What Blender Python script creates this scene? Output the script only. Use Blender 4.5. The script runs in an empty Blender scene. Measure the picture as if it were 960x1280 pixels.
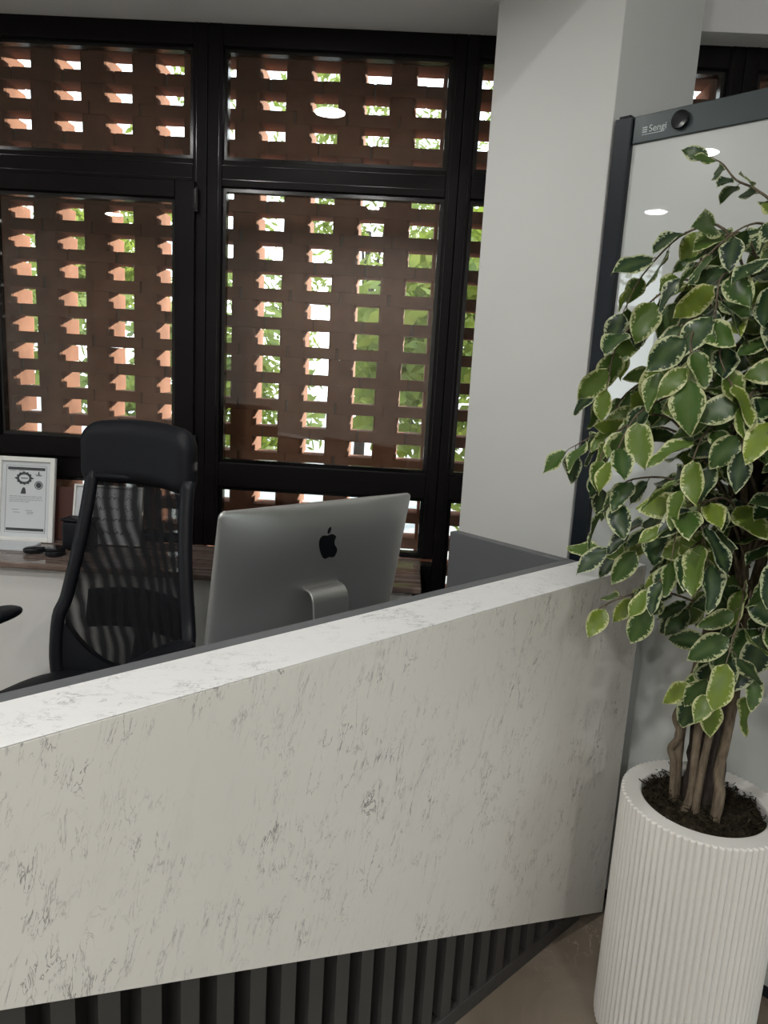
import bpy, bmesh, math, random
from mathutils import Vector, Matrix, noise
random.seed(7)
sc = bpy.context.scene
COL = sc.collection
S2 = math.sqrt(.5)
PI = math.pi

# ------------------------------------------------------------------ helpers
class MB:
    """collects geometry for ONE mesh object"""
    def __init__(s):
        s.v = []; s.f = []; s.attr = {}
    def add(s, vs, fs):
        b = len(s.v)
        s.v += [Vector(v) for v in vs]
        s.f += [tuple(i + b for i in f) for f in fs]
        return b
    def box(s, x0, x1, y0, y1, z0, z1, M=None):
        vs = [Vector((x, y, z)) for z in (z0, z1) for y in (y0, y1) for x in (x0, x1)]
        if M is not None: vs = [M @ v for v in vs]
        s.add(vs, [(0,2,3,1),(4,5,7,6),(0,1,5,4),(2,6,7,3),(0,4,6,2),(1,3,7,5)])
    def prism(s, poly, z0, z1, M=None):
        n = len(poly)
        vs = [Vector((x, y, z0)) for x, y in poly] + [Vector((x, y, z1)) for x, y in poly]
        if M is not None: vs = [M @ v for v in vs]
        s.add(vs, [tuple(range(n))[::-1], tuple(range(n, 2*n))] + [(i, (i+1) % n, n+(i+1) % n, n+i) for i in range(n)])
    def tube(s, pts, r, seg=10, flat=1.0, caps=True, nz=0.0, up=None):
        pts = [Vector(p) for p in pts]
        if not hasattr(r, '__len__'): r = [r]*len(pts)
        rings = []; pa = None
        for i, p in enumerate(pts):
            t = (pts[min(i+1, len(pts)-1)] - pts[max(i-1, 0)]).normalized()
            if pa is None:
                a = up.copy() if up is not None else (Vector((0,0,1)) if abs(t.z) < .8 else Vector((1,0,0)))
            else: a = pa
            a = (a - t*a.dot(t))
            if a.length < 1e-6: a = t.orthogonal()
            a.normalize(); pa = a; b = t.cross(a)
            ring = []
            for k in range(seg):
                an = 2*PI*k/seg
                rr = r[i]*(1 + (nz*noise.noise(p*40 + Vector((math.cos(an)*1.5, math.sin(an)*1.5, 0))) if nz else 0))
                ring.append(p + a*math.cos(an)*rr*flat + b*math.sin(an)*rr)
            rings.append(ring)
        vs = [v for ring in rings for v in ring]; n = len(pts)
        fs = [(i*seg+k, i*seg+(k+1) % seg, (i+1)*seg+(k+1) % seg, (i+1)*seg+k) for i in range(n-1) for k in range(seg)]
        if caps: fs += [tuple(range(seg))[::-1], tuple(range((n-1)*seg, n*seg))]
        s.add(vs, fs)
    def lathe(s, prof, seg=32, M=None, rfun=None):
        vs = []
        for (r, z) in prof:
            for k in range(seg):
                an = 2*PI*k/seg
                rr = r if rfun is None else rfun(r, z, an)
                vs.append(Vector((rr*math.cos(an), rr*math.sin(an), z)))
        if M is not None: vs = [M @ v for v in vs]
        n = len(prof)
        fs = [(i*seg+k, i*seg+(k+1) % seg, (i+1)*seg+(k+1) % seg, (i+1)*seg+k) for i in range(n-1) for k in range(seg)]
        fs += [tuple(range(seg))[::-1], tuple(range((n-1)*seg, n*seg))]
        s.add(vs, fs)
    def grid(s, fn, nu, nv, close=False):
        vs = [fn(i/(nu-1), j/(nv-1)) for j in range(nv) for i in range(nu)]
        fs = [(j*nu+i, j*nu+i+1, (j+1)*nu+i+1, (j+1)*nu+i) for j in range(nv-1) for i in range(nu-1)]
        return s.add(vs, fs)
    def build(s, name, mat, parent=None, smooth=False, bevel=0, bseg=2, M=None, fix=True, subsurf=0, solid=0, autosm=None):
        me = bpy.data.meshes.new(name)
        vs = [M @ v for v in s.v] if M is not None else s.v
        me.from_pydata([tuple(v) for v in vs], [], s.f)
        for an, vals in s.attr.items():
            a = me.attributes.new(an, 'FLOAT', 'POINT'); a.data.foreach_set('value', vals)
        if fix:
            bm = bmesh.new(); bm.from_mesh(me)
            bmesh.ops.recalc_face_normals(bm, faces=bm.faces[:]); bm.to_mesh(me); bm.free()
        if smooth: me.polygons.foreach_set('use_smooth', [True]*len(me.polygons))
        me.materials.append(mat)
        o = bpy.data.objects.new(name, me); COL.objects.link(o)
        if parent is not None: o.parent = parent
        if solid:
            m = o.modifiers.new('solid', 'SOLIDIFY'); m.thickness = solid; m.offset = 0
        if subsurf:
            m = o.modifiers.new('sub', 'SUBSURF'); m.levels = m.render_levels = subsurf
        if bevel:
            m = o.modifiers.new('bevel', 'BEVEL'); m.width = bevel; m.segments = bseg; m.limit_method = 'ANGLE'; m.angle_limit = math.radians(40)
            me.polygons.foreach_set('use_smooth', [True]*len(me.polygons))
            w = o.modifiers.new('wn', 'WEIGHTED_NORMAL'); w.keep_sharp = False
        return o

def empty(name, loc=(0,0,0), rz=0.0):
    o = bpy.data.objects.new(name, None); COL.objects.link(o)
    o.location = loc; o.rotation_euler = (0, 0, rz); o.empty_display_size = .1
    return o
def tag(o, label=None, cat=None, group=None, kind=None):
    if label: o['label'] = label
    if cat: o['category'] = cat
    if group: o['group'] = group
    if kind: o['kind'] = kind
    return o

# ------------------------------------------------------------------ materials
def mat(name, base=(.8,.8,.8), rough=.5, metal=0.0, spec=.5, coat=0.0, coat_rough=.03, coat_ior=1.5):
    m = bpy.data.materials.new(name); m.use_nodes = True
    b = m.node_tree.nodes['Principled BSDF']
    b.inputs['Base Color'].default_value = (*base, 1); b.inputs['Roughness'].default_value = rough
    b.inputs['Metallic'].default_value = metal; b.inputs['Specular IOR Level'].default_value = spec
    b.inputs['Coat Weight'].default_value = coat; b.inputs['Coat Roughness'].default_value = coat_rough; b.inputs['Coat IOR'].default_value = coat_ior
    return m
class NT:
    def __init__(s, m):
        s.t = m.node_tree; s.n = s.t.nodes; s.b = s.n.get('Principled BSDF')
    def node(s, typ, **kw):
        nd = s.n.new(typ)
        for k, v in kw.items():
            if k.startswith('i_'):
                key = k[2:]; key = int(key) if key.isdigit() else key.replace('_', ' ')
                nd.inputs[key].default_value = v
            else: setattr(nd, k, v)
        return nd
    def link(s, a, b): s.t.links.new(a, b)
    def coord(s, scale=(1,1,1), rot=(0,0,0), kind='Object'):
        tc = s.node('ShaderNodeTexCoord'); mp = s.node('ShaderNodeMapping')
        mp.inputs['Scale'].default_value = scale
        r0 = s.node('ShaderNodeMapping'); r0.inputs['Rotation'].default_value = rot
        s.link(tc.outputs[kind], r0.inputs['Vector']); s.link(r0.outputs['Vector'], mp.inputs['Vector']); return mp.outputs['Vector']
    def noise(s, vec, scale=5, detail=4, rough=.5, dist=0.0):
        nd = s.node('ShaderNodeTexNoise'); nd.inputs['Scale'].default_value = scale; nd.inputs['Detail'].default_value = detail
        nd.inputs['Roughness'].default_value = rough; nd.inputs['Distortion'].default_value = dist
        s.link(vec, nd.inputs['Vector']); return nd.outputs['Fac']
    def math(s, op, a, b=None, clamp=False):
        nd = s.node('ShaderNodeMath', operation=op); nd.use_clamp = clamp
        for i, x in enumerate((a, b)):
            if x is None: continue
            if isinstance(x, (int, float)): nd.inputs[i].default_value = x
            else: s.link(x, nd.inputs[i])
        return nd.outputs[0]
    def ramp(s, fac, stops):
        nd = s.node('ShaderNodeValToRGB'); el = nd.color_ramp.elements
        while len(el) < len(stops): el.new(.5)
        for e, (p, c) in zip(el, stops):
            e.position = p; e.color = (*c, 1) if len(c) == 3 else c
        s.link(fac, nd.inputs['Fac']); return nd.outputs['Color']
    def mix(s, fac, a, b):
        nd = s.node('ShaderNodeMix', data_type='RGBA')
        for i, x in ((0, fac), (6, a), (7, b)):
            if isinstance(x, (int, float)): nd.inputs[i].default_value = x
            elif isinstance(x, tuple): nd.inputs[i].default_value = (*x, 1)
            else: s.link(x, nd.inputs[i])
        return nd.outputs[2]
    def bump(s, h, strength=.2, dist=.01):
        nd = s.node('ShaderNodeBump'); nd.inputs['Strength'].default_value = strength; nd.inputs['Distance'].default_value = dist
        s.link(h, nd.inputs['Height']); s.link(nd.outputs['Normal'], s.b.inputs['Normal'])
    def color(s, c): s.link(c, s.b.inputs['Base Color'])

def plaster(name, base):
    m = mat(name, base, .75, spec=.3); t = NT(m)
    v = t.coord(); n = t.noise(v, 3, 4)
    t.color(t.mix(n, tuple(c*.96 for c in base), tuple(min(1, c*1.03) for c in base)))
    t.bump(t.noise(v, 260, 3), .08, .002); return m
M_wall = plaster('painted_plaster', (.72, .715, .69))
M_column = plaster('column_paint', (.69, .695, .675))
M_ceil = plaster('ceiling_paint', (.78, .78, .78))

def marble_laminate(name, base, vein, rot, scl, amount):
    m = mat(name, base, .42, spec=.4); t = NT(m)
    v = t.coord(scl, rot); v0 = t.coord()
    big = t.noise(v0, 3.4, 3, .5); patch = t.math('MULTIPLY', t.math('SUBTRACT', big, .36), 5.0, True)
    n1 = t.noise(v, 1.0, 5, .62, .6); n2 = t.noise(v, 2.1, 4, .6, .8)
    def ridge(n, w):
        a = t.math('ABSOLUTE', t.math('SUBTRACT', n, .5))
        return t.math('SUBTRACT', 1.0, t.math('DIVIDE', a, w), True)
    r = t.math('MAXIMUM', ridge(n1, .011), t.math('MULTIPLY', ridge(n2, .010), .9))
    brk = t.math('MULTIPLY', t.math('SUBTRACT', t.noise(v0, 17, 3, .6), .43), 6.0, True)
    f = t.math('MULTIPLY', t.math('MULTIPLY', r, brk), patch)
    sm = t.math('MULTIPLY', t.math('SUBTRACT', t.noise(v, .8, 5, .65, .4), .55), 1.6, True)
    f = t.math('ADD', t.math('MULTIPLY', f, amount), t.math('MULTIPLY', sm, .22*amount), True)
    cloud = t.ramp(t.noise(v0, 1.7, 3), [(.3, tuple(c*.955 for c in base)), (.7, tuple(min(1, c*1.03) for c in base))])
    t.color(t.mix(f, cloud, vein)); return m
MROT = -14
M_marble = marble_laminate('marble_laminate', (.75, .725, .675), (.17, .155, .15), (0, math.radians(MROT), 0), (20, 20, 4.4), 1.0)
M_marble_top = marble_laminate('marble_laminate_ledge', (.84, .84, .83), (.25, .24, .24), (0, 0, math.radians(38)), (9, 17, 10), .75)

def tile_floor():
    m = mat('marble_floor_tile', (.26, .22, .17), .22, spec=.5); t = NT(m)
    v = t.coord((1,1,1), (0, 0, math.radians(45)))
    br = t.node('ShaderNodeTexBrick', offset=0.0); br.inputs['Scale'].default_value = 1.0
    br.inputs['Brick Width'].default_value = .6; br.inputs['Row Height'].default_value = .6; br.inputs['Mortar Size'].default_value = .0012
    br.inputs['Color1'].default_value = (1,1,1,1); br.inputs['Color2'].default_value = (.94,.94,.94,1); br.inputs['Mortar'].default_value = (.72,.72,.72,1)
    t.link(v, br.inputs['Vector'])
    n = t.noise(v, 4, 6, .6, .7); n2 = t.noise(v, 9, 5, .6, 1.2); pt = t.noise(v, 6, 2)
    base = t.ramp(n, [(.3, (.20,.16,.12)), (.52, (.245,.20,.155)), (.75, (.29,.245,.19))])
    vein = t.math('SUBTRACT', 1.0, t.math('DIVIDE', t.math('ABSOLUTE', t.math('SUBTRACT', n2, .5)), .012), True)
    vein = t.math('MULTIPLY', vein, t.math('MULTIPLY', t.math('SUBTRACT', pt, .5), 7, True))
    c = t.mix(t.math('MULTIPLY', vein, .45), base, (.62,.55,.46))
    nd = t.node('ShaderNodeMix', data_type='RGBA', blend_type='MULTIPLY'); nd.inputs[0].default_value = 1
    t.link(c, nd.inputs[6]); t.link(br.outputs['Color'], nd.inputs[7]); t.color(nd.outputs[2]); return m
M_floor = tile_floor()

def brushed(name, base, rough, metal=0.0, spec=.5):
    m = mat(name, base, rough, metal, spec); t = NT(m)
    n = t.noise(t.coord((60, 60, 3)), 1, 3)
    r = t.node('ShaderNodeMapRange'); r.inputs['To Min'].default_value = rough*.85; r.inputs['To Max'].default_value = rough*1.2
    t.link(n, r.inputs['Value']); t.link(r.outputs[0], t.b.inputs['Roughness']); return m
M_frame = brushed('dark_anodised_aluminium', (.0045, .0036, .004), .42, 0, .14)
M_bead = brushed('black_gasket', (.003, .003, .003), .16)
M_grey = brushed('dark_grey_laminate', (.125, .13, .137), .45)
M_slat = brushed('charcoal_slat', (.052, .050, .048), .5)
M_slatback = mat('black_backing', (.004, .004, .004), .7)
M_post = brushed('dark_blue_grey_aluminium', (.010, .014, .020), .4, 0, .3)
M_alu = brushed('brushed_silver_aluminium', (.60, .60, .59), .38, .9)
M_black_gloss = mat('gloss_black', (.006, .007, .009), .12)
M_screen = mat('black_screen', (.004, .004, .004), .08)
M_blackplastic = brushed('black_plastic', (.006, .007, .010), .42, 0, .3)
M_blackfab = mat('black_upholstery', (.005, .006, .009), .55, spec=.3)
t = NT(M_blackfab); t.bump(t.noise(t.coord(), 420, 2), .15, .001)
M_chrome = mat('chrome', (.7, .7, .7), .15, 1)

def mesh_fabric():
    m = mat('black_mesh_fabric', (.005, .0055, .007), .7, spec=.2); t = NT(m)
    v = t.coord((1,1,1), (0, math.radians(18), 0))
    w = t.node('ShaderNodeTexWave', wave_type='BANDS', bands_direction='X'); w.inputs['Scale'].default_value = 8
    w.inputs['Distortion'].default_value = 5.0; w.inputs['Detail'].default_value = 1.5; w.inputs['Detail Scale'].default_value = .8
    t.link(v, w.inputs['Vector'])
    weave = t.noise(t.coord(), 500, 1)
    f = t.math('ADD', t.math('MULTIPLY', t.math('POWER', w.outputs['Fac'], 1.6), .25), t.math('MULTIPLY', weave, .04))
    tr = t.node('ShaderNodeBsdfTransparent'); mx = t.node('ShaderNodeMixShader')
    t.link(f, mx.inputs[0]); t.link(t.b.outputs[0], mx.inputs[1]); t.link(tr.outputs[0], mx.inputs[2])
    t.link(mx.outputs[0], t.n['Material Output'].inputs[0]); return m
M_mesh = mesh_fabric()

def clear_glass(name='window_glass', tint=(.93,.95,.94), ior=1.52):
    m = bpy.data.materials.new(name); m.use_nodes = True; t = NT(m)
    t.n.remove(t.b)
    tr = t.node('ShaderNodeBsdfTransparent'); tr.inputs[0].default_value = (*tint, 1)
    gl = t.node('ShaderNodeBsdfGlossy'); gl.inputs['Roughness'].default_value = .01
    fr = t.node('ShaderNodeFresnel'); fr.inputs['IOR'].default_value = ior
    mx = t.node('ShaderNodeMixShader')
    t.link(fr.outputs[0], mx.inputs[0]); t.link(tr.outputs[0], mx.inputs[1]); t.link(gl.outputs[0], mx.inputs[2])
    t.link(mx.outputs[0], t.n['Material Output'].inputs[0]); return m
M_glass = clear_glass()
M_tinted = clear_glass('tinted_street_glass', (.62,.64,.63))
M_partition = mat('white_backed_glass', (.66, .69, .675), .25, spec=.5, coat=1.0, coat_rough=.012, coat_ior=2.3)
M_rail = brushed('grey_green_metal_rail', (.052, .068, .071), .35, .2)

def brick():
    m = mat('terracotta_brick', (.25, .115, .068), .9, spec=.15); t = NT(m)
    v = t.coord(); n = t.noise(v, 9, 5, .6); n2 = t.noise(v, 70, 3)
    c = t.ramp(n, [(.3, (.20,.093,.056)), (.5, (.25,.115,.068)), (.72, (.30,.148,.09))])
    sp = t.math('MULTIPLY', t.math('SUBTRACT', .36, n2), 6, True)
    t.color(t.mix(sp, c, (.20,.09,.06))); t.bump(n2, .25, .004); return m
M_brick = brick()
M_mortar = plaster('mortar', (.18, .12, .09))

def sill_stone():
    m = mat('brown_marble_sill', (.2,.15,.12), .08, spec=.6); t = NT(m)
    v = t.coord((3, 60, 8)); n = t.noise(v, 1, 5, .6, .3)
    t.color(t.ramp(n, [(.3, (.085,.05,.04)), (.5, (.17,.125,.105)), (.7, (.27,.22,.20))])); return m
M_sill = sill_stone()
M_pot = plaster('matte_white_fibrestone', (.77, .755, .72))
def soil_m():
    m = mat('dark_moss_soil', (.03,.025,.02), .95, spec=.1); t = NT(m)
    t.color(t.ramp(t.noise(t.coord(), 55, 5, .7), [(.32, (.012,.010,.008)), (.55, (.045,.037,.024)), (.75, (.10,.085,.05))])); t.bump(t.noise(t.coord(), 120, 4), .9, .01); return m
M_soil = soil_m()
def bark(name, a, b):
    m = mat(name, a, .85, spec=.2); t = NT(m)
    n = t.noise(t.coord((1,1,.25)), 90, 5, .65); t.color(t.ramp(n, [(.3, a), (.7, b)])); t.bump(n, .6, .006); return m
M_bark = bark('dark_bark', (.022,.016,.013), (.075,.058,.048))
M_stem = bark('grey_brown_stem', (.085,.065,.045), (.22,.175,.125))
def leaf_m():
    m = mat('variegated_ficus_leaf', (.05,.1,.03), .38, spec=.4); t = NT(m)
    e = t.node('ShaderNodeAttribute', attribute_name='edge').outputs['Fac']
    tone = t.node('ShaderNodeAttribute', attribute_name='tone').outputs['Fac']
    mid = t.node('ShaderNodeAttribute', attribute_name='rib').outputs['Fac']
    n = t.noise(t.coord(), 190, 3, .6); n2 = t.noise(t.coord(), 45, 3)
    thr = t.math('ADD', e, t.math('MULTIPLY', t.math('SUBTRACT', n, .5), 1.25))
    f = t.math('MULTIPLY', t.math('SUBTRACT', thr, .74), 9, True)
    core = t.ramp(tone, [(0, (.007,.022,.017)), (.3, (.02,.055,.018)), (.6, (.06,.125,.022)), (1, (.20,.27,.03))])
    mott = t.mix(t.math('MULTIPLY', t.math('SUBTRACT', n2, .52), 5, True), core, (.085,.14,.03))
    core2 = t.mix(.35, core, mott)
    rib = t.mix(t.math('MULTIPLY', mid, .35), core2, (.14,.2,.07))
    edge = t.mix(tone, (.50,.55,.34), (.60,.62,.30))
    t.color(t.mix(f, rib, edge))
    b = t.b; tl = t.node('ShaderNodeBsdfTranslucent'); tl.inputs[0].default_value = (.12,.2,.03,1)
    mx = t.node('ShaderNodeMixShader'); mx.inputs[0].default_value = .12
    t.link(b.outputs[0], mx.inputs[1]); t.link(tl.outputs[0], mx.inputs[2]); t.link(mx.outputs[0], t.n['Material Output'].inputs[0]); return m
M_leaf = leaf_m()
def tree_leaf(name, a, b):
    m = mat(name, a, .6); t = NT(m); t.color(t.ramp(t.noise(t.coord(), 2.5, 5, .7), [(.35, a), (.65, b)]))
    tl = t.node('ShaderNodeBsdfTranslucent'); tl.inputs[0].default_value = (.17,.22,.035,1); mx = t.node('ShaderNodeMixShader'); mx.inputs[0].default_value = .4
    t.link(t.b.outputs[0], mx.inputs[1]); t.link(tl.outputs[0], mx.inputs[2]); t.link(mx.outputs[0], t.n['Material Output'].inputs[0]); return m
M_tree = tree_leaf('tree_leaves', (.085,.13,.018), (.30,.33,.06))
M_paving = plaster('pale_paving', (.32, .315, .30))
M_paper = mat('paper', (.62,.65,.67), .6)
M_whiteframe = mat('white_picture_frame', (.78,.78,.75), .35)
M_ink = mat('printed_ink', (.045,.05,.055), .6)
M_brownleather = mat('brown_leather', (.085,.03,.022), .5)
M_lamp = bpy.data.materials.new('lit_diffuser'); M_lamp.use_nodes = True
_b = M_lamp.node_tree.nodes['Principled BSDF']; _b.inputs['Emission Color'].default_value = (1,.98,.94,1); _b.inputs['Emission Strength'].default_value = 14
M_white_plastic = mat('white_lamp_rim', (.8,.8,.8), .4)
M_print = mat('white_print', (.62,.68,.68), .5)

# ------------------------------------------------------------------ room shell
XL, XR, YB, YW = -4.2, 4.0, -4.2, 2.74
ZC, ZH = 2.67, 3.3
def struct(name, mb, m, **kw):
    return tag(mb.build(name, m, **kw), kind='structure')
mb = MB(); mb.box(XL-.3, XR+.3, YB-.3, YW+.1, -.1, 0); struct('floor', mb, M_floor)
mb = MB(); mb.box(XL-.3, XR+.3, YB-.3, YW+.2, ZH, ZH+.12); tag(struct('ceiling', mb, M_ceil), 'high white ceiling over the visitor side')
mb = MB()
mb.prism([(XL,-2.5),(.511,2.207),(.6,2.646),(XR,2.646),(XR,YW+.06),(XL,YW+.06)], ZC, ZH)
struct('ceiling_soffit', mb, M_ceil)
RY0, RY1 = -1.9, 1.2
mb = MB(); mb.box(XR, XR+.2, RY1, 3.5, 0, ZH); mb.box(XR, XR+.2, YB-.2, RY0, 0, ZH); mb.box(XR, XR+.2, RY0, RY1, 2.67, ZH); mb.box(XR, XR+.2, RY0, RY1, 0, .05)
struct('wall_right', mb, M_wall)
mb = MB(); mb.box(XL-.2, XR+.2, YW+.062, 3.5, 2.95, 3.15); struct('trim_1', mb, M_ceil)
# wall under the sill
mb = MB(); mb.box(XL, .05, 2.40, YW+.055, 0, .82); struct('wall_parapet', mb, M_wall)
# left wall: piers, lintel around the glazing
LY0, LY1 = .45, 1.9
mb = MB()
mb.box(XL-.2, XL, LY1, 3.5, 0, ZH); mb.box(XL-.2, XL, YB, LY0, 0, ZH); mb.box(XL-.2, XL, LY0, LY1, 2.67, ZH); mb.box(XL-.2, XL, LY0, LY1, 0, .25)
struct('wall_left', mb, M_wall)
BX0, BX1 = 2.3, 3.5
mb = MB()
mb.box(XL, BX0, YB-.2, YB, 0, ZH); mb.box(BX1, XR, YB-.2, YB, 0, ZH); mb.box(BX0, BX1, YB-.2, YB, 2.67, ZH); mb.box(BX0, BX1, YB-.2, YB, 0, .05)
struct('wall_back', mb, M_wall)
# square pillar turned 45 degrees
mb = MB(); C0 = Vector((.511, 2.207)); vv = Vector((-S2, S2)); uu = Vector((S2, S2)); w = .442
mb.prism([tuple(C0), tuple(C0+uu*w), tuple(C0+uu*w+vv*w), tuple(C0+vv*w)], 0, ZH)
tag(struct('wall_column', mb, M_column, bevel=.004), 'square white plastered pillar turned at an angle to the windows')

# ------------------------------------------------------------------ windows
def opening(mb_f, mb_b, x0, x1, z0, z1, yf, d=.06, bead=.014):
    """glazing bead: a rim inside the opening, set back"""
    y0, y1 = yf+.016, yf+d-.01
    mb_b.box(x0, x0+bead, y0, y1, z0, z1); mb_b.box(x1-bead, x1, y0, y1, z0, z1)
    mb_b.box(x0+bead, x1-bead, y0, y1, z0, z0+bead); mb_b.box(x0+bead, x1-bead, y0, y1, z1-bead, z1)
def pane(parent, x0, x1, z0, z1, yf, name='pane', m_=None):
    m = MB(); m.box(x0, x1, yf+.034, yf+.038, z0, z1); return m.build(name, m_ or M_glass, parent)
def frame_bars(mb, x0, x1, z0, z1, jl, jr, zt, zb, yf, d=.06):
    """x0..x1 outer, jl/jr jamb widths; zt list of (z0,z1) horizontal bars"""
    mb.box(x0, x0+jl, yf, yf+d, z0, z1); mb.box(x1-jr, x1, yf, yf+d, z0, z1)
    for a, b in zt: mb.box(x0+jl, x1-jr, yf+.001, yf+d-.001, a, b)
def grooves(mb, xs, z0, z1, yf):
    for x in xs: mb.box(x-.0015, x+.0015, yf-.0012, yf+.01, z0, z1)
def window(name, x0, x1, jl, jr, zbot, rows, sash=None, label=None, loc=None, rz=0):
    W = empty(name, loc or (0, YW, 0), rz); tag(W, label, kind='structure')
    f = MB(); b = MB()
    hz = [(2.60, 2.67), (2.15, 2.237)] + rows
    frame_bars(f, x0, x1, zbot, 2.67, jl, jr, hz, zbot, 0)
    if name == 'window_3': f.box(.0525, x0-.0005, .0015, .0585, 0, .8215)
    f.build('window_frame', M_frame, W, bevel=.003)
    a0, a1 = x0+jl, x1-jr
    spans = []
    edges = sorted(hz)
    for i in range(len(edges)-1): spans.append((edges[i][1], edges[i+1][0]))
    for (p, q) in spans:
        if sash and p > 1.1 and q < 2.2:
            so = MB(); s0, s1 = a0-.012, a1+.012; t0, t1 = p-.012, q+.012; sw = .072
            sy0, sy1 = -.016, .045
            so.box(s0, s0+sw, sy0, sy1, t0, t1); so.box(s1-sw, s1, sy0, sy1, t0, t1)
            so.box(s0+sw, s1-sw, sy0+.001, sy1-.001, t0, t0+sw); so.box(s0+sw, s1-sw, sy0+.001, sy1-.001, t1-sw+.012, t1)
            sfr = so.build('sash', M_frame, W, bevel=.004)
            bb = MB(); opening(None, bb, s0+sw, s1-sw, t0+sw, t1-sw+.012, -.014); bb.build('glazing_bead', M_bead, sfr)
            pane(sfr, s0+sw, s1-sw, t0+sw, t1-sw+.012, -.014)
            for hzz in (t1-.105, t0+.03):
                h = MB(); h.lathe([(.006,0),(.007,.004),(.007,.078),(.006,.082)], 12, Matrix.Translation((s1+.006, -.018, hzz))); h.box(s1-.004, s1+.008, -.016, -.002, hzz+.006, hzz+.076)
                h.build('hinge', M_bead, sfr, smooth=False)
        else:
            opening(None, b, a0, a1, p, q, 0); pane(W, a0, a1, p, q, 0)
    b.build('glazing_bead', M_bead, W)
    g = MB()
    xs = [x0+.001] if jl < .08 else [x0+.001]
    for x in (x0+jl-.012, x1-jr+.012): g.box(x-.001, x+.001, -.0009, .01, zbot, 2.67)
    g.box(a0, a1, -.0009, .01, 2.218, 2.2205); g.box(a0, a1, -.0009, .01, 2.172, 2.1745)
    g.build('frame_seam', M_bead, W)
    return W
def side_gap(x):  # thin shadow joint between adjacent frames
    pass
window('window_1', -1.645, -.7595, .05, .05, .845, [(1.08,1.17),(.845,.87)], sash=True, label='left bay with an opening sash in dark frame')
window('window_2', -.7585, .1235, .052, .044, .845, [(1.08,1.17),(.845,.85)], label='middle fixed bay in dark frame')
window('window_3', .1245, 1.05, .044, .05, .0, [(1.08,1.17),(.0,.05)], label='floor length bay half behind the white pillar')
window('window_10', 2.001, XR, .05, .05, .0, [(1.08,1.17),(.0,.05)], label='rightmost dark framed bay')
window('window_4', 1.051, 2.0, .05, .05, .0, [(1.08,1.17),(.0,.05)], label='dark framed bay right of the pillar')
window('window_5', -2.53, -1.646, .05, .05, .845, [(1.08,1.17),(.845,.87)], label='dark framed bay left of the opening sash')
window('window_6', XL+.02, -2.531, .05, .05, .845, [(1.08,1.17),(.845,.87)], label='leftmost dark framed bay')
# glazing of the left and back walls (daylight of the room)
def plain_window(name, L, n, z0, loc, rz, label):
    W = empty(name, loc, rz); tag(W, label, kind='structure')
    f = MB(); st = L/n
    for i in range(n+1):
        x = min(max(i*st-.03, 0), L-.06); f.box(x, x+.06, 0, .06, z0, 2.67)
    for (a, b) in ((2.61,2.67),(2.15,2.237),(z0, z0+.06)): f.box(.02, L-.02, .001, .059, a, b)
    f.build('window_frame', M_whiteframe, W)
    for i in range(n):
        for (a, b) in ((z0+.06,2.15),(2.237,2.61)): pane(W, i*st+.03, (i+1)*st-.03, a, b, 0, m_=M_tinted)
plain_window('window_7', LY1-LY0, 2, .25, (XL-.06, LY0, 0), PI/2, 'wide pale framed window in the left wall')
plain_window('window_8', BX1-BX0, 2, .05, (BX1, YB-.04, 0), PI, 'wide glazed shopfront behind the visitor')
plain_window('window_9', RY1-RY0, 4, .05, (XR+.06, RY1, 0), -PI/2, 'wide unseen glazing right of the visitor, added to light the desk front')  # unseen window added so daylight brightens the desk front and fades rightwards
# stone sill
mb = MB(); mb.box(XL, .078, 2.352, YW+.001, .822, .845)
tag(mb.build('window_sill', M_sill, None, bevel=.006, bseg=3), 'polished brown stone sill along the window wall', kind='structure')

# ------------------------------------------------------------------ brick lattice outside
mb = MB(); mo = MB(); rb = random.Random(3)
Y0, DEP = 3.10, .19; PX, PZ = .2035, .1119
x_first = -.652 - 18*PX
def brickbox(b, x0, x1, y0, y1, z0, z1, e=.007):
    jx = rb.uniform(-.003,.003); jy = rb.uniform(-.004,.004); a = rb.uniform(-.012,.012)
    c = Vector(((x0+x1)/2, (y0+y1)/2, 0)); M = Matrix.Translation(c+Vector((jx,jy,0))) @ Matrix.Rotation(a, 4, 'Z') @ Matrix.Translation(-c)
    poly = []
    for (cx, cy, sx, sy) in ((x0,y0,1,1),(x1,y0,-1,1),(x1,y1,-1,-1),(x0,y1,1,-1)):
        p1 = (cx, cy+sy*e*1.6); p2 = (cx+sx*e*.35, cy+sy*e*.5); p3 = (cx+sx*e, cy+sy*e*.1)
        poly += [p1, p2, p3] if sx*sy > 0 else [p3, p2, p1]
    b.prism(poly, z0, z1, M)
for k in range(-3, 25):
    zt = 2.692 - PZ*k; zb = zt-.059
    if zt < .05 : continue
    for i in range(42):
        xh = x_first + i*PX   # left edge of the hole
        brickbox(mb, xh+.1005, xh+PX, Y0, Y0+DEP, zb-.0035, zt+.0035, .012)   # header left of the next hole
        off = PX*.5 if k % 2 else 0
        brickbox(mb, xh+.0385-off, xh+.0385+PX-.005-off, Y0, Y0+.115, zb-.052+.0035, zb-.0035, .004)
    mo.box(x_first, x_first+42*PX, Y0+.008, Y0+.107, zb-.048, zb-.004)
lat = empty('wall_outside', (0, Y0, 0)); tag(lat, 'perforated terracotta brick screen outside the windows', kind='structure')
Mi = Matrix.Translation((0, -Y0, 0))
mb.build('bricks', M_brick, lat, M=Mi); mo.build('mortar', M_mortar, lat, M=Mi)
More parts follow.
